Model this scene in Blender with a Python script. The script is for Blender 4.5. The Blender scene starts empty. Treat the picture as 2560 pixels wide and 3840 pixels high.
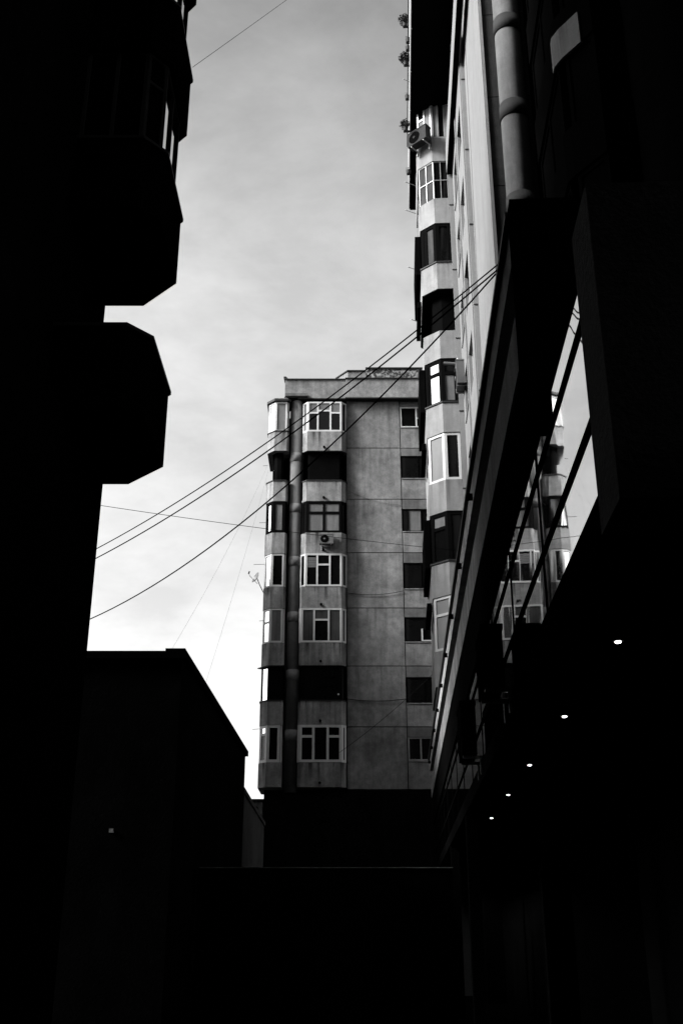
import bpy, math, random
from mathutils import Vector
random.seed(7)
SC = bpy.context.scene
COL = SC.collection
R = math.radians

# ------------------------------------------------------------------ camera
cam = bpy.data.cameras.new('camera')
cam.sensor_fit = 'VERTICAL'
cam.sensor_width = 24.0
cam.sensor_height = 36.0
cam.lens = 36.75
cam.clip_start = 0.05
cam.clip_end = 2000
camo = bpy.data.objects.new('camera', cam)
COL.objects.link(camo)
camo.location = (0, 0, 1.6)
camo.rotation_euler = (R(90 + 22.4), 0, 0)
SC.camera = camo

# ------------------------------------------------------------------ sky
SUN_EL, SUN_AZ = 33.0, -108.0          # azimuth clockwise from +Y: the sun stands left, a little behind
w = bpy.data.worlds.new('World')
SC.world = w
w.use_nodes = True
nt = w.node_tree
nt.nodes.clear()
N = nt.nodes.new
out = N('ShaderNodeOutputWorld')
bg = N('ShaderNodeBackground')
bg.inputs['Strength'].default_value = 0.112
sky = N('ShaderNodeTexSky')
sky.sky_type = 'NISHITA'
sky.sun_disc = False
sky.sun_elevation = R(SUN_EL)
sky.sun_rotation = R(SUN_AZ)
sky.altitude = 100
sky.air_density = 1.0
sky.dust_density = 2.0
sky.ozone_density = 1.0
bw = N('ShaderNodeRGBToBW')
tc = N('ShaderNodeTexCoord')
mp = N('ShaderNodeMapping')
mp.inputs['Scale'].default_value = (2.2, 2.2, 5.0)
mp.inputs['Rotation'].default_value = (0, R(18), 0)
n1 = N('ShaderNodeTexNoise')
n1.inputs['Scale'].default_value = 2.4
n1.inputs['Detail'].default_value = 9
n1.inputs['Roughness'].default_value = 0.6
n1.inputs['Distortion'].default_value = 0.15
mr = N('ShaderNodeMapRange')
mr.inputs['From Min'].default_value = 0.44
mr.inputs['From Max'].default_value = 0.78
mr.inputs['To Min'].default_value = 1.0
mr.inputs['To Max'].default_value = 1.38
sep = N('ShaderNodeSeparateXYZ')
rmp = N('ShaderNodeValToRGB')           # hazy bright lower sky, deeper overhead, the same all round
els = rmp.color_ramp.elements
els[0].position = 0.0; els[0].color = (.62,) * 3 + (1,)
els[1].position = 1.0; els[1].color = (.2,) * 3 + (1,)
for p_, v_ in ((.3, .67), (.48, .78), (.58, .8), (.68, .63), (.76, .5)):
    e_ = els.new(p_); e_.color = (v_,) * 3 + (1,)
mul2 = N('ShaderNodeMath')
mul2.operation = 'MULTIPLY'
mul = N('ShaderNodeMath')
mul.operation = 'MULTIPLY'
lk = nt.links.new
lk(sky.outputs[0], bw.inputs[0])
lk(tc.outputs['Generated'], mp.inputs['Vector'])
lk(mp.outputs[0], n1.inputs['Vector'])
lk(n1.outputs['Fac'], mr.inputs['Value'])
lk(bw.outputs[0], mul.inputs[0])
lk(mr.outputs[0], mul.inputs[1])
lk(tc.outputs['Generated'], sep.inputs[0])
lk(sep.outputs['Z'], rmp.inputs['Fac'])
lk(mul.outputs[0], mul2.inputs[0])
lk(rmp.outputs['Color'], mul2.inputs[1])
lk(mul2.outputs[0], bg.inputs['Color'])
lk(bg.outputs[0], out.inputs[0])

# ------------------------------------------------------------------ sun
sl = bpy.data.lights.new('sun', 'SUN')
sl.energy = 2.1
sl.angle = R(20)
sl.color = (1, 1, 1)
so = bpy.data.objects.new('sun', sl)
COL.objects.link(so)
sd = Vector((math.sin(R(SUN_AZ)) * math.cos(R(SUN_EL)), math.cos(R(SUN_AZ)) * math.cos(R(SUN_EL)), math.sin(R(SUN_EL))))
so.rotation_euler = sd.to_track_quat('Z', 'Y').to_euler()
so.location = sd * 60

SC.view_settings.view_transform = 'Standard'
SC.view_settings.look = 'None'
SC.view_settings.gamma = 1.0
SC.view_settings.exposure = 2.2
SC.render.engine = 'CYCLES'
SC.cycles.max_bounces = 6

# ------------------------------------------------------------------ materials
def mat(name, v, rough=0.85, mott=0.0, streak=0.0, grain=0.0, bump=0.0, metal=0.0, spec=0.3, scale=1.0, spots=0.0, runoff=0.0):
    m = bpy.data.materials.new(name)
    m.use_nodes = True
    t = m.node_tree
    b = t.nodes['Principled BSDF']
    b.inputs['Roughness'].default_value = rough
    b.inputs['Metallic'].default_value = metal
    b.inputs['Specular IOR Level'].default_value = spec
    b.inputs['Base Color'].default_value = (v, v, v, 1)
    if not (mott or streak or grain or bump or spots):
        return m
    g = t.nodes.new('ShaderNodeNewGeometry')
    def noise(sc, det, mapping=None, rgh=0.6):
        n = t.nodes.new('ShaderNodeTexNoise')
        n.inputs['Scale'].default_value = sc
        n.inputs['Detail'].default_value = det
        n.inputs['Roughness'].default_value = rgh
        if mapping:
            q = t.nodes.new('ShaderNodeMapping')
            q.inputs['Scale'].default_value = mapping
            t.links.new(g.outputs['Position'], q.inputs['Vector'])
            t.links.new(q.outputs[0], n.inputs['Vector'])
        else:
            t.links.new(g.outputs['Position'], n.inputs['Vector'])
        return n
    cur = None
    def rng(n, lo, hi, a=0.3, c=0.7):
        q = t.nodes.new('ShaderNodeMapRange')
        q.inputs['From Min'].default_value = a
        q.inputs['From Max'].default_value = c
        q.inputs['To Min'].default_value = lo
        q.inputs['To Max'].default_value = hi
        t.links.new(n.outputs['Fac'], q.inputs['Value'])
        return q
    facs = []
    if mott:
        facs.append(rng(noise(0.9 * scale, 6), 1 - mott, 1 + mott))
        facs.append(rng(noise(4.0 * scale, 5), 1 - mott * 0.6, 1 + mott * 0.6))
    if streak:
        facs.append(rng(noise(1.0, 5, (3.4, 3.4, 0.28)), 1 - streak, 1 + streak * 0.25, 0.3, 0.58))
    if grain:
        facs.append(rng(noise(38, 2, None, 0.8), 1 - grain, 1 + grain))
    if spots:
        facs.append(rng(noise(9 * scale, 3), 1 - spots, 1 + spots * 2.5, 0.45, 0.62))
    if runoff:                      # dirty water trails running down from the top edge of each piece
        tcn = t.nodes.new('ShaderNodeTexCoord')
        sp = t.nodes.new('ShaderNodeSeparateXYZ')
        t.links.new(tcn.outputs['Generated'], sp.inputs[0])
        nn = noise(1.0, 4, (4.5, 4.5, 0.25))
        q1 = rng(nn, 0.0, 1.15, 0.5, 0.66)
        q1.clamp = True
        pw = t.nodes.new('ShaderNodeMath'); pw.operation = 'POWER'; pw.inputs[1].default_value = 1.3
        t.links.new(sp.outputs['Z'], pw.inputs[0])
        mm = t.nodes.new('ShaderNodeMath'); mm.operation = 'MULTIPLY'
        t.links.new(q1.outputs[0], mm.inputs[0]); t.links.new(pw.outputs[0], mm.inputs[1])
        q2 = t.nodes.new('ShaderNodeMapRange')
        q2.inputs['To Min'].default_value = 1.0; q2.inputs['To Max'].default_value = 1 - runoff
        t.links.new(mm.outputs[0], q2.inputs['Value'])
        facs.append(q2)
    for f in facs:
        if cur is None:
            q = t.nodes.new('ShaderNodeMath'); q.operation = 'MULTIPLY'
            q.inputs[0].default_value = v
            t.links.new(f.outputs[0], q.inputs[1]); cur = q
        else:
            q = t.nodes.new('ShaderNodeMath'); q.operation = 'MULTIPLY'
            t.links.new(cur.outputs[0], q.inputs[0]); t.links.new(f.outputs[0], q.inputs[1]); cur = q
    if cur:
        t.links.new(cur.outputs[0], b.inputs['Base Color'])
    if bump:
        n = noise(24 * scale, 6)
        bn = t.nodes.new('ShaderNodeBump')
        bn.inputs['Strength'].default_value = bump
        bn.inputs['Distance'].default_value = 0.02
        t.links.new(n.outputs['Fac'], bn.inputs['Height'])
        t.links.new(bn.outputs[0], b.inputs['Normal'])
    return m

M = {}
M['panel'] = mat('grey_concrete_panel', 0.175, 0.9, 0.34, 0.25, 0.42, 0.3, scale=1.2, runoff=0.28)
M['parapet'] = mat('stained_concrete_parapet', 0.2, 0.9, 0.3, 0.45, 0.25, 0.3, scale=1.3, runoff=0.8)
M['spandrel'] = mat('dirty_spandrel_concrete', 0.11, 0.9, 0.3, 0.35, 0.18, 0.3)
M['pale'] = mat('pale_render', 0.165, 0.9, 0.07, 0.12, 0.08, 0.2)
M['pale_parapet'] = mat('pale_parapet_render', 0.21, 0.9, 0.14, 0.25, 0.12, 0.25, runoff=0.4)
M['greyrender'] = mat('grey_render_pilaster', 0.19, 0.9, 0.1, 0.1, 0.1, 0.2)
M['pipe'] = mat('cement_chute', 0.095, 0.85, 0.22, 0.3, 0.14, 0.4)
M['collar'] = mat('dark_cement_collar', 0.015, 0.85, 0.2, 0.2, 0.1, 0.3)
M['collar_grey'] = mat('cement_collar', 0.17, 0.85, 0.2, 0.2, 0.1, 0.3)
M['black'] = mat('black_paint_and_shade', 0.003, 1.0, 0.2, 0, 0, 0, 0, 0.0)  # for black things, and for surfaces blackened in place of shade
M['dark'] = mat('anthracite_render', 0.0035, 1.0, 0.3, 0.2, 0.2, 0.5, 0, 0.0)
M['stucco'] = mat('rough_dark_stucco', 0.03, 0.95, 0.3, 0.1, 0.3, 1.0, 0, 0.1)
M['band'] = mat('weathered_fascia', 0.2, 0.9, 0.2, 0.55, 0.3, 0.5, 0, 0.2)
M['bandtop'] = mat('cornice_render', 0.36, 0.9, 0.2, 0.35, 0.2, 0.3, 0, 0.2)
M['white'] = mat('white_plastic_frame', 0.5, 0.5, 0.05, 0.08)
M['darkframe'] = mat('dark_window_frame', 0.004, 0.9, spec=0.0)
M['metal'] = mat('galvanised_metal', 0.3, 0.5, 0.2, 0, 0, 0, 0.4)
M['coping'] = mat('dark_sheet_coping', 0.012, 0.7, 0.2)
M['stone'] = mat('rubble_cladding', 0.1, 0.9, 0.2, 0, 0.2, 0.8, 0, 0.2, 0.7, 0.7)
M['darkgrey'] = mat('dark_grey_render', 0.035, 0.95, 0.3, 0.3, 0.2, 0.3, 0, 0.1)  # plain dark grey; on the tower corner panels it carries shade
M['wire'] = mat('black_cable', 0.01, 0.8, spec=0.1)
M['thinwire'] = mat('grey_cable', 0.12, 0.8, spec=0.1)
M['acwhite'] = mat('cream_ac_casing', 0.09, 0.6, 0.12, 0.15, 0.1)
M['asphalt'] = mat('asphalt', 0.03, 0.95, 0.2, 0, 0.2, 0.3, 0, 0.1)
M['leaf'] = mat('leaf', 0.012, 0.7, 0.3)
M['gd'] = mat('dark_glass', 0.004, 0.06, 0.2, spec=0.13)
M['gc'] = mat('dim_curtained_glass', 0.05, 0.8, 0.2, 0.7, 0, spec=0.02)
M['gg'] = mat('curtained_glass', 0.13, 0.7, 0.12, 0.3, 0.12, spec=0.04)
M['gl'] = mat('pale_curtained_glass', 0.21, 0.7, 0.05, 0.1, 0.06, spec=0.04)
M['gw'] = mat('glass_painted_sky_white', 0.6, 0.4, 0.03, 0, 0, spec=0.2)  # white base colour stands in for bright sky reflected in the pane
M['gm'] = mat('sky_reflecting_glass', 0.8, 0.03, metal=1.0)
M['mirror'] = mat('coated_facade_glass', 0.5, 0.02, metal=1.0)
t = M['mirror'].node_tree
_n = t.nodes.new('ShaderNodeTexNoise'); _n.inputs['Scale'].default_value = 1.1; _n.inputs['Detail'].default_value = 2
_g = t.nodes.new('ShaderNodeNewGeometry'); t.links.new(_g.outputs['Position'], _n.inputs['Vector'])
_b = t.nodes.new('ShaderNodeBump'); _b.inputs['Strength'].default_value = 0.11; _b.inputs['Distance'].default_value = 0.02
t.links.new(_n.outputs['Fac'], _b.inputs['Height']); t.links.new(_b.outputs[0], t.nodes['Principled BSDF'].inputs['Normal'])
m = bpy.data.materials.new('lamp_glow'); m.use_nodes = True
m.node_tree.nodes['Principled BSDF'].inputs['Emission Color'].default_value = (1, 1, 1, 1)
m.node_tree.nodes['Principled BSDF'].inputs['Emission Strength'].default_value = 3.0
M['lamp'] = m

# ------------------------------------------------------------------ helpers
PSI = R(3.06)
CP, SP = math.cos(PSI), math.sin(PSI)
def L(p):                       # right-hand street front: u across, v along, z up -> world
    u, v, z = p
    return (u * CP + v * SP, v * CP - u * SP, z)
def W(p):
    return p

class MB:
    def __init__(s, T=W):
        s.v, s.f, s.T = [], [], T
    def add(s, vs, fs):
        o = len(s.v)
        s.v += [s.T(p) for p in vs]
        s.f += [[i + o for i in f] for f in fs]
        return s
    def box(s, x0, x1, y0, y1, z0, z1):
        return s.add([(x0, y0, z0), (x1, y0, z0), (x1, y1, z0), (x0, y1, z0), (x0, y0, z1), (x1, y0, z1), (x1, y1, z1), (x0, y1, z1)],
                     [(0, 3, 2, 1), (4, 5, 6, 7), (0, 1, 5, 4), (1, 2, 6, 5), (2, 3, 7, 6), (3, 0, 4, 7)])
    def prism(s, poly, z0, z1, poly2=None):
        n = len(poly)
        poly2 = poly2 or poly
        vs = [(p[0], p[1], z0) for p in poly] + [(p[0], p[1], z1) for p in poly2]
        fs = [list(range(n))[::-1], list(range(n, 2 * n))] + [(i, (i + 1) % n, n + (i + 1) % n, n + i) for i in range(n)]
        return s.add(vs, fs)
    def slab(s, p0, p1, n, d0, d1, z0, z1):       # upright board along p0-p1, from d0 to d1 along normal n
        a, b, c, d = [(p0[0] + n[0] * d0, p0[1] + n[1] * d0), (p1[0] + n[0] * d0, p1[1] + n[1] * d0), (p1[0] + n[0] * d1, p1[1] + n[1] * d1), (p0[0] + n[0] * d1, p0[1] + n[1] * d1)]
        return s.prism([a, b, c, d], z0, z1)
    def cyl(s, c0, c1, r0, r1=None, n=20):
        r1 = r0 if r1 is None else r1
        a, b = Vector(c0), Vector(c1)
        d = (b - a).normalized()
        x = d.orthogonal().normalized()
        y = d.cross(x)
        vs = []
        for c, r in ((a, r0), (b, r1)):
            for i in range(n):
                q = c + x * (r * math.cos(2 * math.pi * i / n)) + y * (r * math.sin(2 * math.pi * i / n))
                vs.append(tuple(q))
        fs = [list(range(n))[::-1], list(range(n, 2 * n))] + [(i, (i + 1) % n, n + (i + 1) % n, n + i) for i in range(n)]
        return s.add(vs, fs)
    def tube(s, pts, r, n=6):
        for a, b in zip(pts, pts[1:]):
            s.cyl(a, b, r, r, n)
        return s
    def build(s, name, m, parent=None, smooth=False):
        me = bpy.data.meshes.new(name)
        o = bpy.data.objects.new(name, me)
        base = Vector((0, 0, 0))
        if parent is not None:
            base = Vector(parent['_w'])
            o['_w'] = parent['_w']
        else:
            c = [sum(p[i] for p in s.v) / len(s.v) for i in range(2)]
            base = Vector((c[0], c[1], min(p[2] for p in s.v)))
            o['_w'] = tuple(base)
            o.location = base
        me.from_pydata([tuple(Vector(p) - base) for p in s.v], [], s.f)
        import bmesh
        bm = bmesh.new(); bm.from_mesh(me)
        bmesh.ops.recalc_face_normals(bm, faces=bm.faces)
        bm.to_mesh(me); bm.free()
        me.materials.append(M[m])
        if smooth:
            for p in me.polygons:
                p.use_smooth = len(p.vertices) == 4
        COL.objects.link(o)
        if parent is not None:
            o.parent = parent
        return o

def thing(name, loc, label, cat, group=None):
    o = bpy.data.objects.new(name, None)
    o.empty_display_size = 0.3
    COL.objects.link(o)
    o.location = loc
    o['_w'] = tuple(loc)
    tag(o, label, cat, group)
    return o
def tag(o, label, cat, group=None):
    o['label'] = label
    o['category'] = cat
    if group:
        o['group'] = group
    return o

def offset(poly, d):
    """shift an open polyline to its left by d"""
    out = []
    n = len(poly)
    for i in range(n):
        ns = []
        for j in (i - 1, i):
            if 0 <= j < n - 1:
                dx, dy = poly[j + 1][0] - poly[j][0], poly[j + 1][1] - poly[j][1]
                l = math.hypot(dx, dy)
                ns.append((-dy / l, dx / l))
        if len(ns) == 2:
            bx, by = ns[0][0] + ns[1][0], ns[0][1] + ns[1][1]
            q = 2.0 / (bx * bx + by * by)
            out.append((poly[i][0] + bx * q * d, poly[i][1] + by * q * d))
        else:
            out.append((poly[i][0] + ns[0][0] * d, poly[i][1] + ns[0][1] * d))
    return out

# bay plans run so that the inside of the bay lies to the LEFT of the walk
def parapet(root, T, poly, z0, z1, m, th=0.12, cop=None):
    inner = offset(poly, th)
    o = MB(T).prism(poly + inner[::-1], z0 + 0.004, z1).build('parapet', m, root)
    MB(T).prism(inner + [], z0, z0 + 0.12).build('balcony_slab', m, root)
    if cop:
        a, b = offset(poly, -0.035), offset(poly, th + 0.02)
        MB(T).prism(a + b[::-1], z1 + 0.002, z1 + 0.05).build('coping', cop, root)
    return o

def window(root, T, poly, z0, z1, segs, fm, fw=0.07, dep=0.07, name='window', label=None):
    """one window unit following the bay plan; segs: {segment index: [(share of width, [(share of height, pane material), ...bottom up]), ...]}"""
    mb = MB(T)
    panes = []
    z0 += 0.003; z1 -= 0.003
    for i, lay in segs.items():
        p0, p1 = Vector(poly[i]), Vector(poly[i + 1])
        d = (p1 - p0); ln = d.length; d /= ln
        n = Vector((-d.y, d.x))
        e = 0.003
        mb.slab(p0 + d * e, p1 - d * e, n, 0, dep, z0, z0 + fw)
        mb.slab(p0 + d * e, p1 - d * e, n, 0, dep, z1 - fw, z1)
        x = 0.0
        tot = sum(c[0] for c in lay)
        for k, (ws, rows) in enumerate(lay):
            wd = ln * ws / tot
            a, b = p0 + d * (x + (fw * (1.0 if k == 0 else 0.5))), p0 + d * (x + wd - (fw * (1.0 if k == len(lay) - 1 else 0.5)))
            if k == 0:
                mb.slab(p0 + d * e, a, n, 0.001, dep - 0.001, z0 + fw, z1 - fw)
            mb.slab(b, p0 + d * (min(ln - e, x + wd + fw * 0.5)), n, 0.001, dep - 0.001, z0 + fw, z1 - fw)
            ht = z1 - z0 - 2 * fw
            zz = z0 + fw
            hs = sum(r[0] for r in rows)
            for q, (h, pm) in enumerate(rows):
                h2 = ht * h / hs
                za = zz + (0.5 * fw if q else 0)
                zb = zz + h2 - (0.5 * fw if q < len(rows) - 1 else 0)
                if q:
                    mb.slab(a, b, n, 0.002, dep - 0.002, zz - 0.5 * fw, zz + 0.5 * fw)
                panes.append((a, b, n, za, zb, pm))
                zz += h2
            x += wd
    o = mb.build(name, fm, root)
    for a, b, n, za, zb, pm in panes:
        MB(T).slab(a, b, n, dep * 0.5, dep * 0.5 + 0.012, za, zb).build('pane', pm, o)
    return o

def ac_unit(name, T, c, w_, h_, d_, face, label, mt='acwhite'):
    """outdoor air conditioner; c = centre of its back bottom edge in T coords, face = (dx, dy) it blows to"""
    fx, fy = face
    sx, sy = -fy, fx
    def P(a, b, z):
        return (c[0] + sx * a + fx * b, c[1] + sy * a + fy * b, c[2] + z)
    r = thing(name, T(P(0, 0, 0)), label, 'air conditioner')
    mb = MB(T)
    def pbox(mb, a0, a1, b0, b1, z0, z1):
        mb.add([P(a0, b0, z0), P(a1, b0, z0), P(a1, b1, z0), P(a0, b1, z0), P(a0, b0, z1), P(a1, b0, z1), P(a1, b1, z1), P(a0, b1, z1)],
               [(0, 3, 2, 1), (4, 5, 6, 7), (0, 1, 5, 4), (1, 2, 6, 5), (2, 3, 7, 6), (3, 0, 4, 7)])
    pbox(mb, -w_ / 2, w_ / 2, 0.06, d_, 0.0, h_)
    pbox(mb, -w_ / 2 - 0.01, w_ / 2 + 0.01, 0.05, d_ + 0.01, h_ - 0.05, h_ + 0.005)
    mb.build('casing', mt, r)
    cx = -w_ * 0.13
    cz = h_ * 0.48
    rr = h_ * 0.39
    fan = MB(T).cyl(P(cx, d_ - 0.005, cz), P(cx, d_ + 0.012, cz), rr, rr, 24).build('fan_grille', 'black', r)
    MB(T).cyl(P(cx, d_ + 0.012, cz), P(cx, d_ + 0.03, cz), rr * 0.25, rr * 0.2, 12).build('fan_hub', mt, fan)
    for a in (-w_ * 0.33, w_ * 0.33):
        mb = MB(T)
        pbox(mb, a - 0.015, a + 0.015, -0.05, d_ * 0.95, -0.04, -0.001)
        pbox(mb, a - 0.014, a + 0.014, -0.05, 0.02, -0.25, -0.04)
        mb.build('bracket', 'metal', r)
    return r

def structure(o):
    o['kind'] = 'structure'
    return o

# ------------------------------------------------------------------ ground
structure(MB().box(-250, 250, -150, 350, -0.3, 0.0).build('ground', 'asphalt'))
structure(MB(L).box(0.75, 8.5, 2.0, 37, 0.004, 0.13).build('pavement', 'dark'))

# ------------------------------------------------------------------ block of flats closing the street
FB = thing('apartment_block', (0, 48, 0), 'weathered grey concrete apartment block with bay balconies and a round chute, closing the street', 'building')
def fl(k):                      # parapet foot and top of storey k counted from the top
    b = 24.18 - 2.715 * k
    return b, b + 1.07
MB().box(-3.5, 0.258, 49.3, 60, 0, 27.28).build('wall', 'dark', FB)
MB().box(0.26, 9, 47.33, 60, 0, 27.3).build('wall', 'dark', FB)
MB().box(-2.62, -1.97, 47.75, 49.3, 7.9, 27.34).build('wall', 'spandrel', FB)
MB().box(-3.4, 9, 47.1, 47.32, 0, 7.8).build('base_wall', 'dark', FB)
# panels beside the balconies
DY = -0.45
jz = [1.6 + (q - 1.6) * .9906 for q in (27.55, 24.74, 21.93, 19.11, 16.31, 13.5, 10.68, 7.9)]
for i in range(7):
    MB().box(0.26, 2.925, 47.210, 47.325, jz[i + 1] + 0.02, jz[i] - 0.02).build('wall_panel', 'panel', FB)
    MB().box(0.262, 2.924, 47.250, 47.324, jz[i + 1] - 0.02, jz[i + 1] + 0.02).build('panel_joint', 'coping', FB)
wz = [(1.6 + (p - 1.6) * .9906, 1.6 + (q - 1.6) * .9906) for p, q in ((25.92, 27.10), (23.07, 24.31), (20.22, 21.41), (17.28, 18.59), (14.66, 15.86), (11.77, 12.98), (9.16, 10.22))]
for i, (a, b) in enumerate(wz):
    lo, hi = jz[i + 1], jz[i]
    MB().box(2.965, 6.5, 47.210, 47.320, lo + 0.02, a - 0.05).build('wall_panel', 'panel', FB)
    MB().box(2.955, 6.5, 47.180, 47.310, a - 0.045, a).build('sill', 'parapet', FB)
    MB().box(2.965, 6.5, 47.215, 47.320, b, hi - 0.02).build('lintel_panel', 'spandrel', FB)
    MB().box(4.6, 6.5, 47.210, 47.320, a + 0.002, b - 0.002).build('wall_panel', 'panel', FB)
    pl = [(2.97, 47.240), (4.6, 47.240)]
    if i == 0:
        lay, fm = {0: [(1, [(1, 'gd')]), (1, [(.45, 'gd'), (.55, 'gg')])]}, 'white'
    elif i == 2:
        lay, fm = {0: [(.3, [(1, 'gd')]), (.7, [(1, 'gg')]), (.8, [(1, 'gd')])]}, 'darkframe'
    elif i == 6:
        lay, fm = {0: [(.5, [(1, 'gd')]), (.9, [(1, 'gd')])]}, 'metal'
    elif i == 4:
        lay, fm = {0: [(1.05, [(1, 'gd')]), (.8, [(1, 'gd')])]}, 'darkframe'
    else:
        lay, fm = {0: [(1, [(1, 'gd')]), (1, [(1, 'gd')])]}, 'darkframe'
    wo = window(FB, W, pl, a, b, lay, fm, 0.07 if fm != 'darkframe' else 0.05)
    if i == 4:
        MB().box(3.72, 3.79, 47.190, 47.235, a + 0.03, a + 0.62).build('bar', 'white', wo)
        MB().box(3.795, 4.5, 47.190, 47.235, a + 0.03, a + 0.08).build('bar', 'white', wo)

PA = [(-3.69, 49.3), (-3.69, 47.16), (-3.33, 46.8), (-2.72, 46.8), (-2.63, 46.9), (-2.63, 47.75)]
PB = [(-1.95, 47.75), (-1.95, 47.06), (-1.70, 46.8), (0.0, 46.8), (0.25, 47.06), (0.25, 47.3)]
d1 = lambda m: [(1, [(1, m)])]
for k in range(7):
    zb, zt = fl(k)
    zn = zb + 2.715
    parapet(FB, W, PA, zb, zt, 'parapet', cop='coping' if k in (0, 1, 5) else None)
    PBk = PB if k < 3 else [(-1.95, 47.75), (-1.95, 46.9), (-1.86, 46.8), (0.0, 46.8), (0.2, 47.0), (0.25, 47.3)]
    parapet(FB, W, PBk, zb, zt, 'parapet', cop='coping' if k in (1, 5) else None)
    xd = -0.86 if k < 3 else -0.95
    MB().cyl((xd, 46.7, zb + .17), (xd, 46.85, zb + .19), 0.06, 0.06, 12).build('drain_spout', 'black', FB, True)
    if k in (0, 3, 4, 6):
        z1 = zn if k else 26.93
        za = zt
        lay = {0: [(3, d1('gd')[0][1]), (1, [(1, 'gl')])],
               1: {0: d1('gm'), 3: d1('gm'), 4: [(1, [(.62, 'gm'), (.38, 'gm')])], 6: [(1, [(.8, 'gd'), (.2, 'gm')])]}[k],
               2: {0: d1('gg'), 3: d1('gd'), 4: d1('gg'), 6: d1('gd')}[k], 4: d1('gg')}
        window(FB, W, offset(PA, 0.02), za, z1, lay, 'white', 0.085 if k < 6 else 0.12)
        ct = [(.32, d1('gd')[0][1]), (.34, [(.68, 'gd'), (.32, 'gd')]), (.32, d1('gd')[0][1])]
        if k == 0:
            ct = [(.25, [(.64, 'gd'), (.36, 'gg')]), (.31, [(.72, 'gd'), (.28, 'gg')]), (.27, [(.64, 'gd'), (.36, 'gg')])]
        if k == 4:
            ct = [(.32, d1('gc')[0][1]), (.36, [(.68, 'gd'), (.32, 'gc')]), (.32, d1('gc')[0][1])]
        if k == 6:
            ct = [(.33, [(.72, 'gd'), (.28, 'gd')]), (.34, d1('gd')[0][1]), (.33, [(.72, 'gd'), (.28, 'gd')])]
        sg = {2: ct, 1: d1('gg' if k == 0 else 'gd'), 3: d1('gd')}
        wb = window(FB, W, offset(PB if k in (0, 3) else PBk, 0.0 if k == 0 else -0.02), za, z1, sg, 'white', 0.085 if k < 6 else 0.11)
        if k == 3:
            for q in range(6):
                MB().box(-1.6, -1.2, 46.79, 46.8, za + 0.95 + q * 0.085, za + 1.02 + q * 0.085).build('blind_slat', 'gg', wb)
    elif k == 2:
        window(FB, W, offset(PA, 0.02), zt, zn, {0: d1('gd'), 1: d1('gm'), 2: d1('gg'), 4: d1('gd')}, 'darkframe', 0.14)
        window(FB, W, offset(PB, 0.02), zt, zn, {1: d1('gd'), 2: [(1, [(.66, 'gg'), (.34, 'gg')]), (1, [(.66, 'gg'), (.34, 'gg')])], 3: d1('gd')}, 'darkframe', 0.12)
    elif k == 5:
        window(FB, W, offset(PA, 0.02), zt, zn, {0: d1('gd'), 1: d1('gm'), 2: d1('gd'), 4: d1('gd')}, 'darkframe', 0.07)
        window(FB, W, offset(PB, 0.05), zt, zn, {1: d1('gd'), 2: [(1, d1('gd')[0][1]), (.5, [(.75, 'gd'), (.25, 'gd')])], 3: d1('gd')}, 'darkframe', 0.1)
        MB().cyl((-0.14, 46.74, zt + .30), (-0.14, 46.765, zt + .30), 0.045, 0.045, 12).build('wall_light', 'white', FB)
        MB().prism([(-3.86, 47.2), (-3.36, 46.66), (-2.6, 46.66), (-2.6, 46.9), (-3.7, 47.3)], zn - 0.07, zn - 0.03).build('awning', 'coping', FB)
    else:       # open loggia; black surfaces and fill stand in for its shade
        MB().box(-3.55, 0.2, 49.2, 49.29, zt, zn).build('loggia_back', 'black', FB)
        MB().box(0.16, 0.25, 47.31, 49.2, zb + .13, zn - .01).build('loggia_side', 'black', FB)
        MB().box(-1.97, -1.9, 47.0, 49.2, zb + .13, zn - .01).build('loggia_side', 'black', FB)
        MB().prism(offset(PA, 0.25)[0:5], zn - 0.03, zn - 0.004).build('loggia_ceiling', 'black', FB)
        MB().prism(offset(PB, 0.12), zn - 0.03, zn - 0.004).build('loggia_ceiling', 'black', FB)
        MB().prism(offset(PA, 0.35), zt - .3, zn - 0.04).build('loggia_shade_fill', 'black', FB)
        MB().prism(offset(PB, 0.25), zt - .3, zn - 0.04).build('loggia_shade_fill', 'black', FB)
# black strip put in for the shade between bays and panels
MB().box(0.252, 0.259, 47.0, 47.33, 7.9, 27.1).build('recess_shade', 'black', FB)
# roof edge
for x0, x1, y0, z0, z1 in ((-2.88, -2.2, 47.0, 27.3, 28.3), (-2.198, 0.208, 46.95, 27.2, 28.27), (0.21, 9, 46.9, 27.22, 28.3)):
    MB().box(x0, x1, y0, 48.2, z0, z1).build('roof_parapet', 'panel', FB)
    MB().box(x0 - .03, x1 - .005 if x1 < 9 else x1, y0 - .06, 48.26, z1 + .002, z1 + .055).build('roof_coping', 'coping', FB)
    MB().box(x0 - .02, x1 - .004, y0 - .05, 47.6, z0 - .06, z0 - .004).build('drip_edge', 'coping', FB)
MB().prism(offset(PA, -0.06), 27.08, 27.2, offset(PA, 0.1)).build('bay_roof', 'parapet', FB)
MB().prism(offset(PA, -0.09), 26.95, 27.075).build('bay_roof', 'coping', FB)
MB().box(-2.86, -1.72, 46.75, 47.5, 27.25, 27.4).build('chute_cap', 'spandrel', FB)
MB().add([(-2.93, 47.15, 28.36), (-2.74, 47.15, 28.362), (-2.76, 47.15, 28.5), (-2.86, 47.16, 28.6), (-2.98, 47.15, 28.58), (-2.93, 47.4, 28.36), (-2.74, 47.4, 28.38), (-2.76, 47.4, 28.36), (-2.86, 47.4, 28.6), (-2.98, 47.4, 28.58)],
         [(0, 1, 2, 3, 4), (9, 8, 7, 6, 5), (0, 5, 6, 1), (1, 6, 7, 2), (2, 7, 8, 3), (3, 8, 9, 4), (4, 9, 5, 0)]).build('bent_flashing', 'coping', FB)
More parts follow.
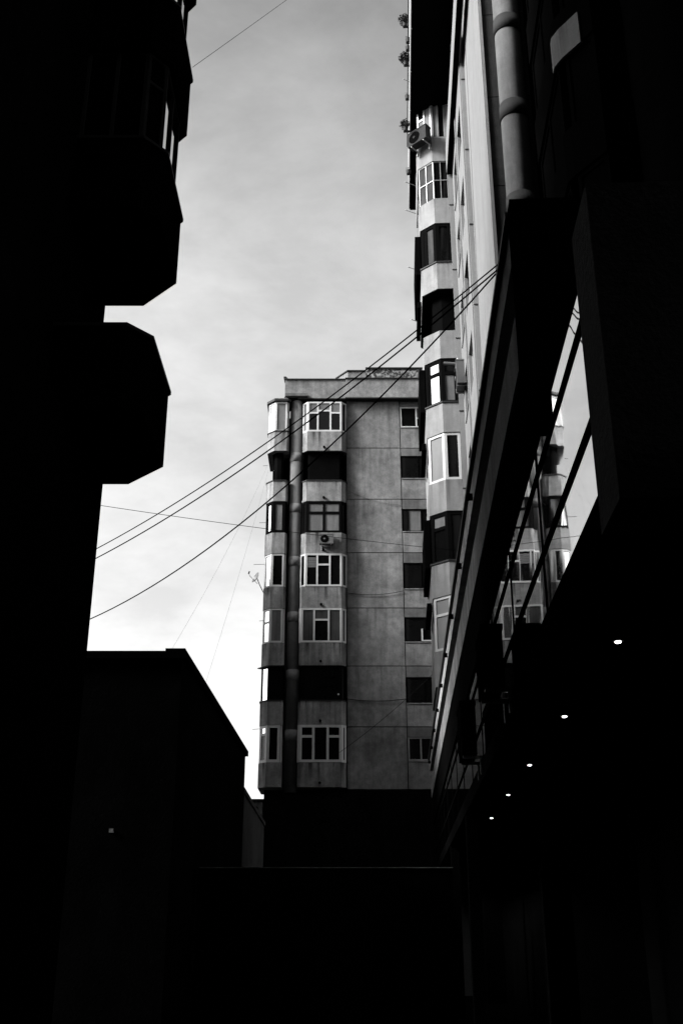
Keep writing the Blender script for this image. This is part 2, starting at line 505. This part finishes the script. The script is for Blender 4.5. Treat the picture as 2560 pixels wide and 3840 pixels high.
PH = MB().prism([(-0.27, 50.4), (0.34, 49.6), (1.32, 49.6), (1.32, 53), (-0.27, 53)], 27.4, 30.3).build('roof_hut', 'panel', FB)
MB().prism([(-0.34, 50.38), (0.31, 49.53), (1.32, 49.53), (1.32, 53.05), (-0.34, 53.05)], 30.302, 30.36).build('hut_coping', 'coping', PH)
P2 = MB().box(1.33, 8, 49.5, 53, 27.4, 30.4).build('roof_hut', 'stone', FB)
MB().box(1.3, 8.05, 49.43, 53.05, 30.402, 30.47).build('hut_coping', 'coping', P2)
# refuse chute
CH = MB().cyl((-2.245, 47.25, 7.7), (-2.245, 47.25, 27.1), 0.295, 0.295, 32).build('refuse_chute', 'pipe', FB, True)
for k in range(8):
    z = 23.71 - 2.75 * k
    if z > 8.5:
        MB().cyl((-2.245, 47.25, z), (-2.245, 47.25, z + .47), 0.318, 0.305, 32).build('collar', 'collar_grey', CH, True)
# base ledge left of the bays
VB = MB().box(-4.4, -3.45, 47.3, 49.2, 6.75, 7.35).build('vent_ledge', 'parapet', FB)
MB().box(-4.5, -3.4, 47.2, 49.25, 7.352, 7.44).build('ledge_cap', 'coping', VB)
for x in (-3.95, -3.72):
    MB().cyl((x, 47.27, 7.05), (x, 47.31, 7.05), 0.075, 0.075, 12).build('vent_hole', 'black', VB)
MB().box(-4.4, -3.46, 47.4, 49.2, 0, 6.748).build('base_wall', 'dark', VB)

ac_unit('air_conditioner', W, (-0.72, 46.79, 19.15), 0.66, 0.5, 0.3, (0, -1), 'small cream air conditioner under the dark two-part window of the grey block')
DR = thing('satellite_dish', (-3.69, 47.15, 16.7), 'small satellite dish on an arm at the corner bay of the grey block', 'satellite dish')
mb = MB()
rings = [(0.0, 0.0), (0.1, 0.015), (0.2, 0.05), (0.28, 0.1)]
ax = Vector((-0.75, -0.45, 0.35)).normalized(); ex = ax.orthogonal().normalized(); ey = ax.cross(ex)
cc = Vector((-3.98, 46.85, 17.52))
vs, fs = [], []
for ri, (r_, dp) in enumerate(rings):
    for i in range(16):
        a = 2 * math.pi * i / 16
        vs.append(tuple(cc + ax * dp + ex * (r_ * math.cos(a)) + ey * (r_ * math.sin(a))))
for ri in range(3):
    for i in range(16):
        j = (i + 1) % 16
        fs.append((ri * 16 + i, ri * 16 + j, ri * 16 + 16 + j, ri * 16 + 16 + i))
mb.add(vs, fs).build('reflector', 'metal', DR, True)
MB().tube([(-3.62, 46.95, 16.75), (-3.85, 46.9, 17.2), tuple(cc)], 0.022, 8).build('mast', 'metal', DR)
MB().tube([(-3.95, 46.85, 17.25), (-4.3, 46.6, 17.55), (-4.36, 46.58, 17.68)], 0.012, 6).build('feed_arm', 'metal', DR)
MB().cyl((-4.36, 46.58, 17.66), (-4.33, 46.6, 17.78), 0.035, 0.03, 10).build('receiver', 'black', DR)
for i, (z, l_) in enumerate(((23.55, .2), (20.5, .3), (18.35, .5), (15.55, .15), (10.5, .3))):
    tag(MB().tube([(-3.66, 47.2, z), (-3.69 - l_, 47.15, z - .03)], 0.012, 6).build('drying_rod', 'metal'), 'thin rod on the grey block corner bay, ' + ('topmost of them', 'second from the top', 'third from the top', 'fourth from the top', 'lowest of them')[i], 'rod', 'rods on the grey block')

# ------------------------------------------------------------------ tall tower on the right
TW = thing('apartment_tower', L((3, 30, 0)), 'tall pale apartment tower with stacked corner bays and an overhanging top storey', 'building')
ZC = 1.6
def P(k):
    b = 26.18 + ZC - 2.74 * k
    return b, b + 1.07
MB(L).box(2.7, 14, 20.35, 38, 0, 36).build('wall', 'dark', TW)
MB(L).box(1.75, 2.7, 34.6, 38, 0, 30.3).build('wall', 'greyrender', TW)
MB(L).box(2.21, 2.7, 30.3, 34.6, 0, 30.35).build('wall', 'dark', TW)
MB(L).box(2.205, 2.355, 30.24, 30.299, 7.3, 30.35).build('pilaster', 'greyrender', TW)
for k in range(8):
    MB(L).box(2.2, 2.36, 30.225, 30.238, 9.3 + 2.74 * k, 9.34 + 2.74 * k).build('joint', 'coping', TW)
    MB(L).box(2.37, 2.5, 25.015, 25.03, 9.9 + 2.74 * k, 9.94 + 2.74 * k).build('joint', 'coping', TW)
# wall with window slots between the two pilasters
slots1, slots2 = (27.9, 29.5), (25.7, 27.1)
for k in range(10):
    z0 = 7.3 + 2.74 * k - 0.0
    z1 = z0 + 2.74
    # column one
    MB(L).box(2.36, 2.69, 27.55, 30.236, z0, z0 + 1.25).build('wall_panel', 'pale', TW)
    MB(L).box(2.36, 2.69, 29.5, 30.236, z0 + 1.252, z1 - 0.002).build('wall_panel', 'pale', TW)
    MB(L).box(2.36, 2.69, 27.55, 27.9, z0 + 1.252, z1 - 0.002).build('wall_panel', 'pale', TW)
    MB(L).box(2.325, 2.45, 27.85, 29.55, z0 + 1.2, z0 + 1.248).build('sill', 'metal', TW)
    window(TW, L, [(2.47, 29.49), (2.47, 27.91)], z0 + 1.255, z1 - 0.01, {0: [(1, d1('gd')[0][1]), (1, d1('gd')[0][1])]}, 'white' if k % 3 else 'darkframe', 0.06)
    # column two half a storey off
    y0 = z0 + 0.7
    MB(L).box(2.33, 2.69, 25.1, 27.3, y0 - 1.2, y0 + 0.1).build('wall_panel', 'pale', TW)
    MB(L).box(2.33, 2.69, 27.1, 27.548, y0 + 0.102, y0 + 1.53).build('wall_panel', 'pale', TW)
    MB(L).box(2.33, 2.69, 25.1, 25.7, y0 + 0.102, y0 + 1.53).build('wall_panel', 'pale', TW)
    window(TW, L, [(2.43, 27.09), (2.43, 25.71)], y0 + 0.105, y0 + 1.52, {0: [(1, d1('gd')[0][1]), (1, d1('gd')[0][1])]}, 'white' if k % 2 else 'darkframe', 0.06)
MB(L).box(2.29, 2.359, 27.38, 27.5, 7.3, 34.6).build('downpipe_casing', 'greyrender', TW)
MB(L).box(2.365, 2.489, 25.03, 25.098, 7.3, 34.6).build('pilaster', 'greyrender', TW)
MB(L).box(2.49, 2.699, 20.31, 25.028, 7.3, 35).build('gable_wall', 'pale', TW)
MB(L).box(2.45, 2.53, 20.2, 20.306, 7.3, 35).build('corner_trim', 'pale_parapet', TW)
for k in range(12):
    z = 7.35 + 2.74 * k
    MB(L).box(2.532, 3.6, 20.26, 20.345, z, z + 2.715).build('wall_panel', 'darkgrey', TW)  # dark colour carries the shade on this pilaster
# bay column
PT = [(2.2, 30.3), (1.67, 30.3), (1.15, 30.74), (1.15, 34.1), (1.6, 34.5), (2.2, 34.5)][::-1]
# segments of PT: 0 far return, 1 far chamfer, 2 street front, 3 near chamfer, 4 near face
FR = {}
for k in range(8):
    zb, zt = P(k)
    zn = zb + 2.74
    parapet(TW, L, PT, zb, zt, 'pale_parapet', cop='coping' if k in (2, 4, 6) else None)
    q = offset(PT, 0.03)
    if k == 0:
        window(TW, L, q, zt, zn, {1: d1('gd'), 2: [(1, d1('gg')[0][1])] * 3, 3: [(.5, [(.7, 'gg'), (.3, 'gd')]), (.5, d1('gg')[0][1])], 4: [(.45, d1('gg')[0][1]), (.55, d1('gd')[0][1])]}, 'metal', 0.07)
    elif k == 1:
        window(TW, L, q, zt, zn, {1: d1('gd'), 2: [(1, [(1, 'gg'), (1, 'gg')])] * 4, 3: [(1, [(1, 'gc'), (1, 'gc')]), (1, [(1, 'gc'), (1, 'gc')])], 4: [(1, [(1, 'gd'), (1, 'gd')]), (1, [(1, 'gd'), (1, 'gd')])]}, 'metal', 0.026)
    elif k == 2:
        window(TW, L, q, zt, zn, {1: d1('gd'), 2: [(1, d1('gd')[0][1])] * 3, 3: [(.3, d1('gd')[0][1]), (.7, d1('gc')[0][1])], 4: d1('gd')}, 'darkframe', 0.12)
    elif k == 3:
        MB(L).prism(offset(PT, 0.35), zt - .3, zn - .01).build('loggia_shade_fill', 'black', TW)  # black fill painted in for the open loggia's shade
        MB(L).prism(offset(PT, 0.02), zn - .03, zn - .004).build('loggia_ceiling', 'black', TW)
    elif k == 4:
        window(TW, L, q, zt, zn, {1: d1('gd'), 2: [(1, d1('gm')[0][1])] * 3, 3: [(.18, d1('gd')[0][1]), (.82, [(.72, 'gw'), (.28, 'gw')])], 4: [(1, [(.7, 'gg'), (.3, 'gd')])]}, 'darkframe', 0.11)
    elif k == 5:
        window(TW, L, q, zt, zn, {1: d1('gd'), 2: [(1, d1('gl')[0][1])] * 3, 3: d1('gl'), 4: d1('gd')}, 'white', 0.09)
    elif k == 6:
        window(TW, L, q, zt, zn, {1: d1('gd'), 2: [(1, d1('gd')[0][1])] * 3, 3: [(1, [(.72, 'gd'), (.28, 'gg')])], 4: d1('gd')}, 'darkframe', 0.11)
    else:
        window(TW, L, q, zt, zn, {1: d1('gd'), 2: [(1, d1('gl')[0][1])] * 3, 3: [(1, [(.68, 'gl'), (.32, 'gl')])], 4: d1('gl')}, 'white', 0.08)
    if k in (2, 4, 6):            # dark boxed-out shutters on the street front
        MB(L).box(0.97, 1.148, 31.0, 34.0, zt + .03, zn - .03).build('shutter_box', 'black', TW)
    if k in (3, 5, 7):
        MB(L).box(0.98, 1.13, 31.0, 33.2, zn - .28, zn - .05).build('rolled_awning', 'black', TW)
# overhanging top storeys
TOP = MB(L).box(0.97, 2.33, 19.2, 36.3, 28.8 + ZC, 31.4 + ZC).build('overhang', 'black', TW)
for i in range(9):
    v0 = 19.2 + 1.9 * i
    MB(L).box(0.93, 0.968, v0 + .01, v0 + 1.88, 28.85 + ZC, 29.9 + ZC).build('overhang_panel', 'pale_parapet' if i % 3 else 'greyrender', TW)
    MB(L).box(0.94, 0.968, v0 + .02, v0 + 1.88, 29.95 + ZC, 31.35 + ZC).build('overhang_panel', 'greyrender' if i % 2 else 'pale_parapet', TW)
MB(L).box(0.90, 2.4, 19.1, 35.4, 31.4 + ZC, 31.55 + ZC).build('roof_slab', 'coping', TW)
MB(L).box(0.95, 2.4, 19.1, 35.2, 31.552 + ZC, 33.4 + ZC).build('roof_parapet', 'greyrender', TW)
MB(L).box(2.155, 2.355, 19.6, 30.2, 25.5 + ZC, 26.6 + ZC).build('edge_beam', 'pale', TW)
MB(L).box(2.157, 2.325, 19.62, 30.18, 25.45 + ZC, 25.497 + ZC).build('beam_under_shade', 'black', TW)  # black sheet put in for the shade under the beam
MB(L).box(2.56, 2.7, 20.4, 30.2, 27.56 + ZC, 34.5 + ZC).build('wall', 'pale', TW)
# chute
CH2 = MB(L).cyl((3.1, 19.9, 5), (3.1, 19.9, 36), 0.32, 0.32, 36).build('refuse_chute', 'pipe', TW, True)
for k in range(11):
    z = 0.9189 * 19.9 + ZC + 2.75 * (k - 5)
    if z > 6:
        MB(L).cyl((3.1, 19.9, z), (3.1, 19.9, z + .47), 0.345, 0.335, 36).build('collar', 'collar', CH2, True)
# near wing of the tower, surfaced black in place of its shade
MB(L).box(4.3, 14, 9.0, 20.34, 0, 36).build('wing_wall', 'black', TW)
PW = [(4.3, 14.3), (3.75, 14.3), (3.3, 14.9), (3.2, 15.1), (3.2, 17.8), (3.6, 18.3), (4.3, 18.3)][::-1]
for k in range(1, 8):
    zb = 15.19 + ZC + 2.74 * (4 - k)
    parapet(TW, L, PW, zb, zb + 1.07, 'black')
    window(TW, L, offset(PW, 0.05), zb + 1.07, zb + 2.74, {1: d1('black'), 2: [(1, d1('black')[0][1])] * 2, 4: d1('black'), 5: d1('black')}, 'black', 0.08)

MB(L).prism([(3.165, 15.22), (3.165, 15.09), (3.27, 14.875), (3.56, 14.49), (3.6, 14.52), (3.31, 14.9), (3.205, 15.11), (3.205, 15.22)], 15.12 + ZC, 15.85 + ZC).build('lit_corner_piece', 'pale_parapet', TW)  # pale piece put in for light catching the parapet corner
ac_unit('air_conditioner', L, (1.36, 30.42, P(0)[0] + .75), 0.85, 0.62, 0.36, (-0.65, -0.76), 'grey air conditioner hung below the metal framed window under the tower overhang', 'darkgrey')
ac_unit('air_conditioner', L, (2.46, 29.6, P(4)[0] + 1.2), 0.75, 0.85, 0.36, (-1, 0), 'tall cream air conditioner on the tower pilaster beside the dark framed bay')
tag(MB(L).tube([(1.75, 30.1, P(4)[1] + 1.35), (2.2, 30.05, P(4)[1] + 1.28)], 0.06, 10).build('rolled_mat', 'acwhite'), 'pale rolled mat hung at the dark framed bay window of the tower', 'mat')
tag(MB(L).tube([(2.2, 30.05, P(4)[1] + 1.5), (2.25, 29.98, P(4)[1] + 1.3), (2.32, 29.95, P(4)[1] + 1.15), (2.36, 29.95, P(4)[1] + 0.9)], 0.025, 8).build('refrigerant_hose', 'white'), 'white hose curling above the tall air conditioner', 'hose')

# plants along the overhang
def plant(u, v, z, r, n, label):
    o = thing('balcony_plant', L((u, v, z)), label, 'plant', 'plants on the tower overhang')
    mb = MB(L)
    for i in range(n):
        a, e = random.uniform(0, 6.28), random.uniform(-1.2, 1.2)
        q = r * random.uniform(.15, 1) ** .6
        c = (u + q * math.cos(a) * math.cos(e), v + q * math.sin(a) * math.cos(e), z + r + q * math.sin(e))
        s_ = r * random.uniform(.15, .3)
        b = [tuple(c[j] + random.uniform(-s_, s_) for j in range(3)) for _ in range(3)]
        mb.add(b, [(0, 1, 2)])
    mb.build('foliage', 'leaf', o)
    MB(L).cyl((u + .02, v, z - .12), (u + .02, v, z + r * .4), 0.08, 0.1, 10).build('pot', 'coping', o)
    MB(L).tube([(u + .02, v, z), (u, v, z + r)], 0.012, 5).build('stem', 'leaf', o)
    MB(L).box(u - .05, 0.94, v - .05, v + .05, z - .15, z - .122).build('shelf', 'coping', o)

PLANTS = [(0.78, 29.2, 1.085, .22, 520), (0.78, 29.6, 1.02, .24, 520), (0.74, 31.5, .915, .2, 480), (0.86, 28.6, 1.058, .09, 40), (0.86, 29, 1.045, .08, 40), (0.85, 31.3, .965, .1, 50), (0.86, 33.4, .85, .1, 40)]
PL = ['round dark bush highest on the tower overhang', 'round dark bush below the highest one on the tower overhang', 'spiky dark bush lowest of the three on the tower overhang'] + ['small sprig between the two round bushes on the tower overhang'] * 2 + ['small sprig between round bush and spiky bush on the overhang', 'small sprig below the spiky bush on the tower overhang']
for (u, v, zr, r_, n_), lb in zip(PLANTS, PL):
    plant(u, v, zr * v + ZC, r_, n_, lb)
for i, (u, v, zr) in enumerate(((0.7, 30.2, .995), (0.72, 31.5, .925), (0.72, 33.4, .836), (0.72, 34.0, .795), (0.75, 33.5, .715), (0.8, 33.5, .645))):
    tag(MB(L).tube([(1.15, v + .3, zr * v + ZC), (u, v, zr * v + ZC - .04)], 0.015, 6).build('drying_rod', 'metal'), 'thin rod on the street front of the tower, ' + ('topmost of them', 'second from the top', 'third from the top', 'fourth from the top', 'fifth from the top', 'lowest of them')[i], 'rod', 'rods on the tower')

# ------------------------------------------------------------------ shop building with mirrored glazing
SH = thing('shop_building', L((2, 6, 0)), 'dark low shop building with mirrored glazing over a deep arcade, in front of the tower', 'building')
V0, V1 = 7.35, 36.0
MB(L).box(1.05, 2.6, V0, V1, 5.36 + ZC, 5.7 + ZC).build('cornice', 'bandtop', SH)
MB(L).box(1.0, 2.6, V0 - .02, V1, 5.702 + ZC, 5.76 + ZC).build('coping', 'coping', SH)
MB(L).box(1.16, 2.6, V0 + .01, V1 - .01, 5.0 + ZC, 5.358 + ZC).build('shadow_gap', 'black', SH)  # recess coloured black for the shadow in it
nseg = 11
for i in range(nseg):
    a, b = V0 + (V1 - V0) * i / nseg, V0 + (V1 - V0) * (i + 1) / nseg
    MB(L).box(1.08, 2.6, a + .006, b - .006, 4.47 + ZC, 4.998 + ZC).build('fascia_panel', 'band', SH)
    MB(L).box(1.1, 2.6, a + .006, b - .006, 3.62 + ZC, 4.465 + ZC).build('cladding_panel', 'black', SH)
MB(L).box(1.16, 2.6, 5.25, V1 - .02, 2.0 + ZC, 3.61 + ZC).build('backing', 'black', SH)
vm = [5.3 + i * 2.2 for i in range(15)]
zm = [2.25, 2.71, 3.36, 3.61]
for i in range(14):
    for j in range(3):
        tl = random.uniform(-.0012, .0012) if i < 10 else 0
        MB(L).add([(1.125 + tl, vm[i] + .02, zm[j] + .015 + ZC), (1.125 - tl, vm[i + 1] - .02, zm[j] + .015 + ZC), (1.125 - tl, vm[i + 1] - .02, zm[j + 1] - .015 + ZC), (1.125 + tl, vm[i] + .02, zm[j + 1] - .015 + ZC),
                   (1.14, vm[i] + .02, zm[j] + .015 + ZC), (1.14, vm[i + 1] - .02, zm[j] + .015 + ZC), (1.14, vm[i + 1] - .02, zm[j + 1] - .015 + ZC), (1.14, vm[i] + .02, zm[j + 1] - .015 + ZC)],
                  [(0, 1, 2, 3), (7, 6, 5, 4), (0, 4, 5, 1), (1, 5, 6, 2), (2, 6, 7, 3), (3, 7, 4, 0)]).build('glass_pane', 'mirror', SH)
for v in vm:
    MB(L).box(1.117, 1.15, v - .016, v + .016, 2.25 + ZC, 3.6 + ZC).build('mullion', 'black', SH)
for z in (2.71, 3.36):
    MB(L).box(1.112, 1.15, 5.3, V1, z - .024 + ZC, z + .024 + ZC).build('transom', 'black', SH)
MB(L).box(1.105, 6.0, 5.245, V1, 2.0 + ZC, 2.24 + ZC).build('soffit', 'dark', SH)
MB(L).box(1.1, 8.0, 4.74, 5.24, 2.0 + ZC, 3.9 + ZC).build('front_wall', 'stucco', SH)
MB(L).box(1.112, 8.0, 5.25, 7.14, 3.62 + ZC, 3.9 + ZC).build('front_roof', 'black', SH)
MB(L).box(2.6, 8.0, 5.25, 20, 2.25 + ZC, 3.61 + ZC).build('upper_wall', 'dark', SH)
MB(L).box(4.8, 8.0, 4.8, V1, 0.13, 2.0 + ZC).build('arcade_wall', 'black', SH)
for v in (8.75, 18.5, 24.5, 30.5):
    MB(L).box(1.12, 1.3, v - .15, v + .15, 0.13, 2.0 + ZC).build('pillar', 'black', SH)
MB(L).box(1.02, 8, 7.15, 7.32, 3.62 + ZC, 5.75 + ZC).build('end_wall', 'black', SH)
MB(L).box(2.61, 8, 7.33, 9.0, 3.9 + ZC, 5.7 + ZC).build('upper_wall', 'dark', SH)
MB(L).box(1.1, 4.8, 35.9, 36.0, 0.13, 2.0 + ZC).build('arcade_wall', 'black', SH)  # end wall added to keep daylight out of the arcade
for i in range(9):
    v = 12.8 + 2.75 * i
    MB(L).box(0.97, 1.06, v - .03, v + .03, 5.42 + ZC, 5.5 + ZC).build('cable_bracket', 'black', SH)
for v, nth in zip((7.22, 9.84, 12.72, 15.43, 18.43), ('first', 'second', 'third', 'fourth', 'fifth')):
    o = thing('downlight', L((1.554, v, 1.9 + ZC)), nth + ' lit arcade downlight counted from the rough stucco front', 'lamp', 'arcade downlights')
    MB(L).cyl((1.554, v, 1.955 + ZC), (1.554, v, 2.01 + ZC), 0.04, 0.04, 20).build('housing', 'coping', o)
    MB(L).cyl((1.554, v, 1.945 + ZC), (1.554, v, 1.954 + ZC), 0.019, 0.022, 20).build('lens', 'lamp', o)
ac_unit('air_conditioner', L, (1.1, 10.4, 2.3 + ZC), 0.8, 0.6, 0.26, (-1, 0), 'dark air conditioner on the mirrored glazing nearer the stucco front', 'black')
ac_unit('air_conditioner', L, (1.1, 14.4, 2.3 + ZC), 0.8, 0.7, 0.26, (-1, 0), 'dark air conditioner on the mirrored glazing farther down the shop building', 'black')
ac_unit('air_conditioner', L, (1.95, 4.74, 1.85 + ZC), 0.9, 0.45, 0.3, (0, -1), 'black box unit low on the rough stucco front', 'black')

# ------------------------------------------------------------------ balcony block on the left
LB = thing('balcony_block', (-4, 12, 0), 'black silhouetted apartment block with projecting bay balconies and a glazed one', 'building')
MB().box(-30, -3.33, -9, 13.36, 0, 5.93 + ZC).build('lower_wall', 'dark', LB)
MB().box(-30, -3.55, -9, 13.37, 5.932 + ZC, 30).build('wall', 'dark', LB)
PLB = [(-3.55, 13.38), (-2.98, 13.38), (-2.4, 12.8), (-2.4, 11.38), (-2.66, 11.08), (-3.55, 11.08)][::-1]
lv = [(5.93, 7.04), (8.87, 9.98), (11.6, 12.7), (14.35, 15.45), (17.1, 18.2), (19.85, 20.95)]
for i, (a, b) in enumerate(lv):
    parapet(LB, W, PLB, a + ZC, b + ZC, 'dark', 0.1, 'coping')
    if i >= 1 and i < 5:
        q = offset(PLB, 0.07)
        q[3] = (q[3][0], 12.55); q[4] = (-2.85, 12.55 + .4)
        window(LB, W, q, b + ZC + .05, lv[i + 1][0] + ZC, {0: [(1, d1('gd')[0][1]), (1, d1('gd')[0][1])], 1: [(1, [(.7, 'gd'), (.3, 'gd')])], 2: [(1, d1('gm')[0][1]), (1, d1('gm')[0][1])], 3: d1('gd')}, 'darkgrey' if i == 1 else 'darkframe', 0.05)
tag(MB().box(-4.28, -4.2, 20.05, 20.095, 3.48, 3.55).build('light_spot_plate', 'metal'), 'small pale plate standing for a spot of light on the dark front of the low annex', 'light spot')  # pale plate put in for a small spot of light

# ------------------------------------------------------------------ low annex and walls in the street
AN = thing('low_annex', (-6, 20, 0), 'low black annex with a flat roof and projecting eaves beyond the balcony block', 'building')
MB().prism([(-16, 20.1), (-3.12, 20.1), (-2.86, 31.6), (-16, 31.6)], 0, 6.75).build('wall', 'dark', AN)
MB().prism([(-16, 20), (-3.03, 20), (-2.78, 31.7), (-16, 31.7)], 6.752, 6.9).build('eaves', 'black', AN)
MB().prism([(-16, 20.3), (-3.3, 20.3), (-3.2, 20.6), (-16, 20.6)], 6.902, 6.92).build('roof_edge', 'black', AN)
MB().prism([(-3.45, 20.0), (-3.06, 20.0), (-3.06, 20.3), (-3.45, 20.3)], 6.902, 6.95).build('roof_lip', 'black', AN)
BWL = thing('boundary_wall', (-3, 36, 0), 'low grey wall with a dark coping running from annex to grey block', 'wall')
MB().prism([(-3.3, 31.72), (-2.9, 31.72), (-2.95, 41.5), (-3.3, 41.5)], 0, 5.72).build('wall', 'darkgrey', BWL)
MB().prism([(-3.35, 31.7), (-2.86, 31.7), (-2.9, 41.5), (-3.35, 41.5)], 5.722, 5.86).build('coping', 'darkgrey', BWL)
GT = thing('cross_wall', (-0.5, 23, 0), 'dark wall across the street with a thin metal coping', 'wall')
MB().box(-2.98, 2.3, 23.0, 23.2, 0, 3.04).build('wall', 'dark', GT)
MB().box(-2.97, 2.32, 22.97, 23.23, 3.042, 3.06).build('coping', 'metal', GT)

# ------------------------------------------------------------------ unseen blocks added to cut sun and sky off the street
NB = thing('added_sun_block', (-24, 30, 0), 'plain dark unseen block added to shade the grey block', 'building')
MB().box(-36, -13, 23, 47, 0, 24.6).build('wall', 'dark', NB)
MB().box(-36.2, -12.8, 22.8, 47.2, 24.602, 24.8).build('roof_slab', 'coping', NB)
RB = thing('added_sky_block', (0, -16, 0), 'dark unseen block added behind the photographer to shut out sky', 'building')
MB().box(-40, 40, -24, -10, 0, 46).build('wall', 'dark', RB)
MB().box(-40.2, 40.2, -24.2, -9.8, 46.002, 46.2).build('roof_slab', 'coping', RB)

# ------------------------------------------------------------------ cables
def cable(a, b, sag, r, label, group=None, m='wire', n=24):
    a, b = Vector(a), Vector(b)
    pts = []
    for i in range(n + 1):
        t_ = i / n
        p = a.lerp(b, t_)
        p.z -= sag * 4 * t_ * (1 - t_)
        pts.append(tuple(p))
    return tag(MB().tube(pts, r).build('cable', m), label, 'cable', group)
A1 = L((1.02, 8.1, 5.79 + ZC))
cable((-3.32, 13.2, 4.89 + ZC), A1, 0.19, 0.007, 'upper of two close black cables crossing the street')
cable((-3.32, 13.2, 4.75 + ZC), L((1.02, 8.12, 5.75 + ZC)), 0.21, 0.008, 'lower of two close black cables crossing the street')
cable((-3.32, 13.3, 3.95 + ZC), L((1.0, 8.25, 5.78 + ZC)), 0.42, 0.008, 'single black cable sagging below the pair across the street')
cable((-3.32, 13.3, 5.58 + ZC), L((1.02, 15.6, 5.74 + ZC)), 0.04, 0.004, 'thin cable running almost level from balcony block to shop building')
cable((-2.38, 12.75, 12.95 + ZC), (2.33, 25.6, 34.8), 0.05, 0.004, 'thin cable rising into the sky from the balcony block')
cable((-3.66, 47.2, 23.6), (-5.2, 26, 6.9), 0.5, 0.003, 'longer of two faint thin wires slanting from the grey block to annex', 'faint wires to the annex', 'thinwire')
cable((-3.62, 47.2, 23.3), (-4.2, 29, 6.9), 0.3, 0.003, 'shorter of two faint thin wires slanting from the grey block to annex', 'faint wires to the annex', 'thinwire')
cable((0.26, 47.17, 22.2), (2.93, 47.17, 21.4), 0.15, 0.008, 'thin cable drooping over the upper panels of the grey block', None, 'thinwire')
cable((0.26, 47.15, 16.9), (2.93, 47.15, 17.0), 0.14, 0.014, 'drooping cable over the middle panels of the grey block')
cable((0.26, 47.15, 11.85), (2.93, 47.15, 11.85), 0.1, 0.018, 'thick drooping cable over the lower panels of the grey block')
cable((-0.2, 46.75, 9.3), L((1.7, 45.2, 12.6)), 0.15, 0.01, 'slanting dark cable in front of the lowest panels of the grey block')
cable(L((2.47, 23.6, 33)), L((2.47, 24.9, 16)), 0.0, 0.006, 'fine wire hanging down the pale gable of the tower', None, 'thinwire')
tag(MB(L).tube([(1.3, 4.68, 2.02 + ZC), (1.6, 4.66, 2.0 + ZC), (1.8, 4.66, 1.96 + ZC), (1.86, 4.66, 1.86 + ZC), (1.84, 4.67, 1.74 + ZC)], 0.006, 6).build('cable', 'wire'), 'loose black cable hooked along the rough stucco front', 'cable')

for o in bpy.data.objects:
    if '_w' in o:
        del o['_w']
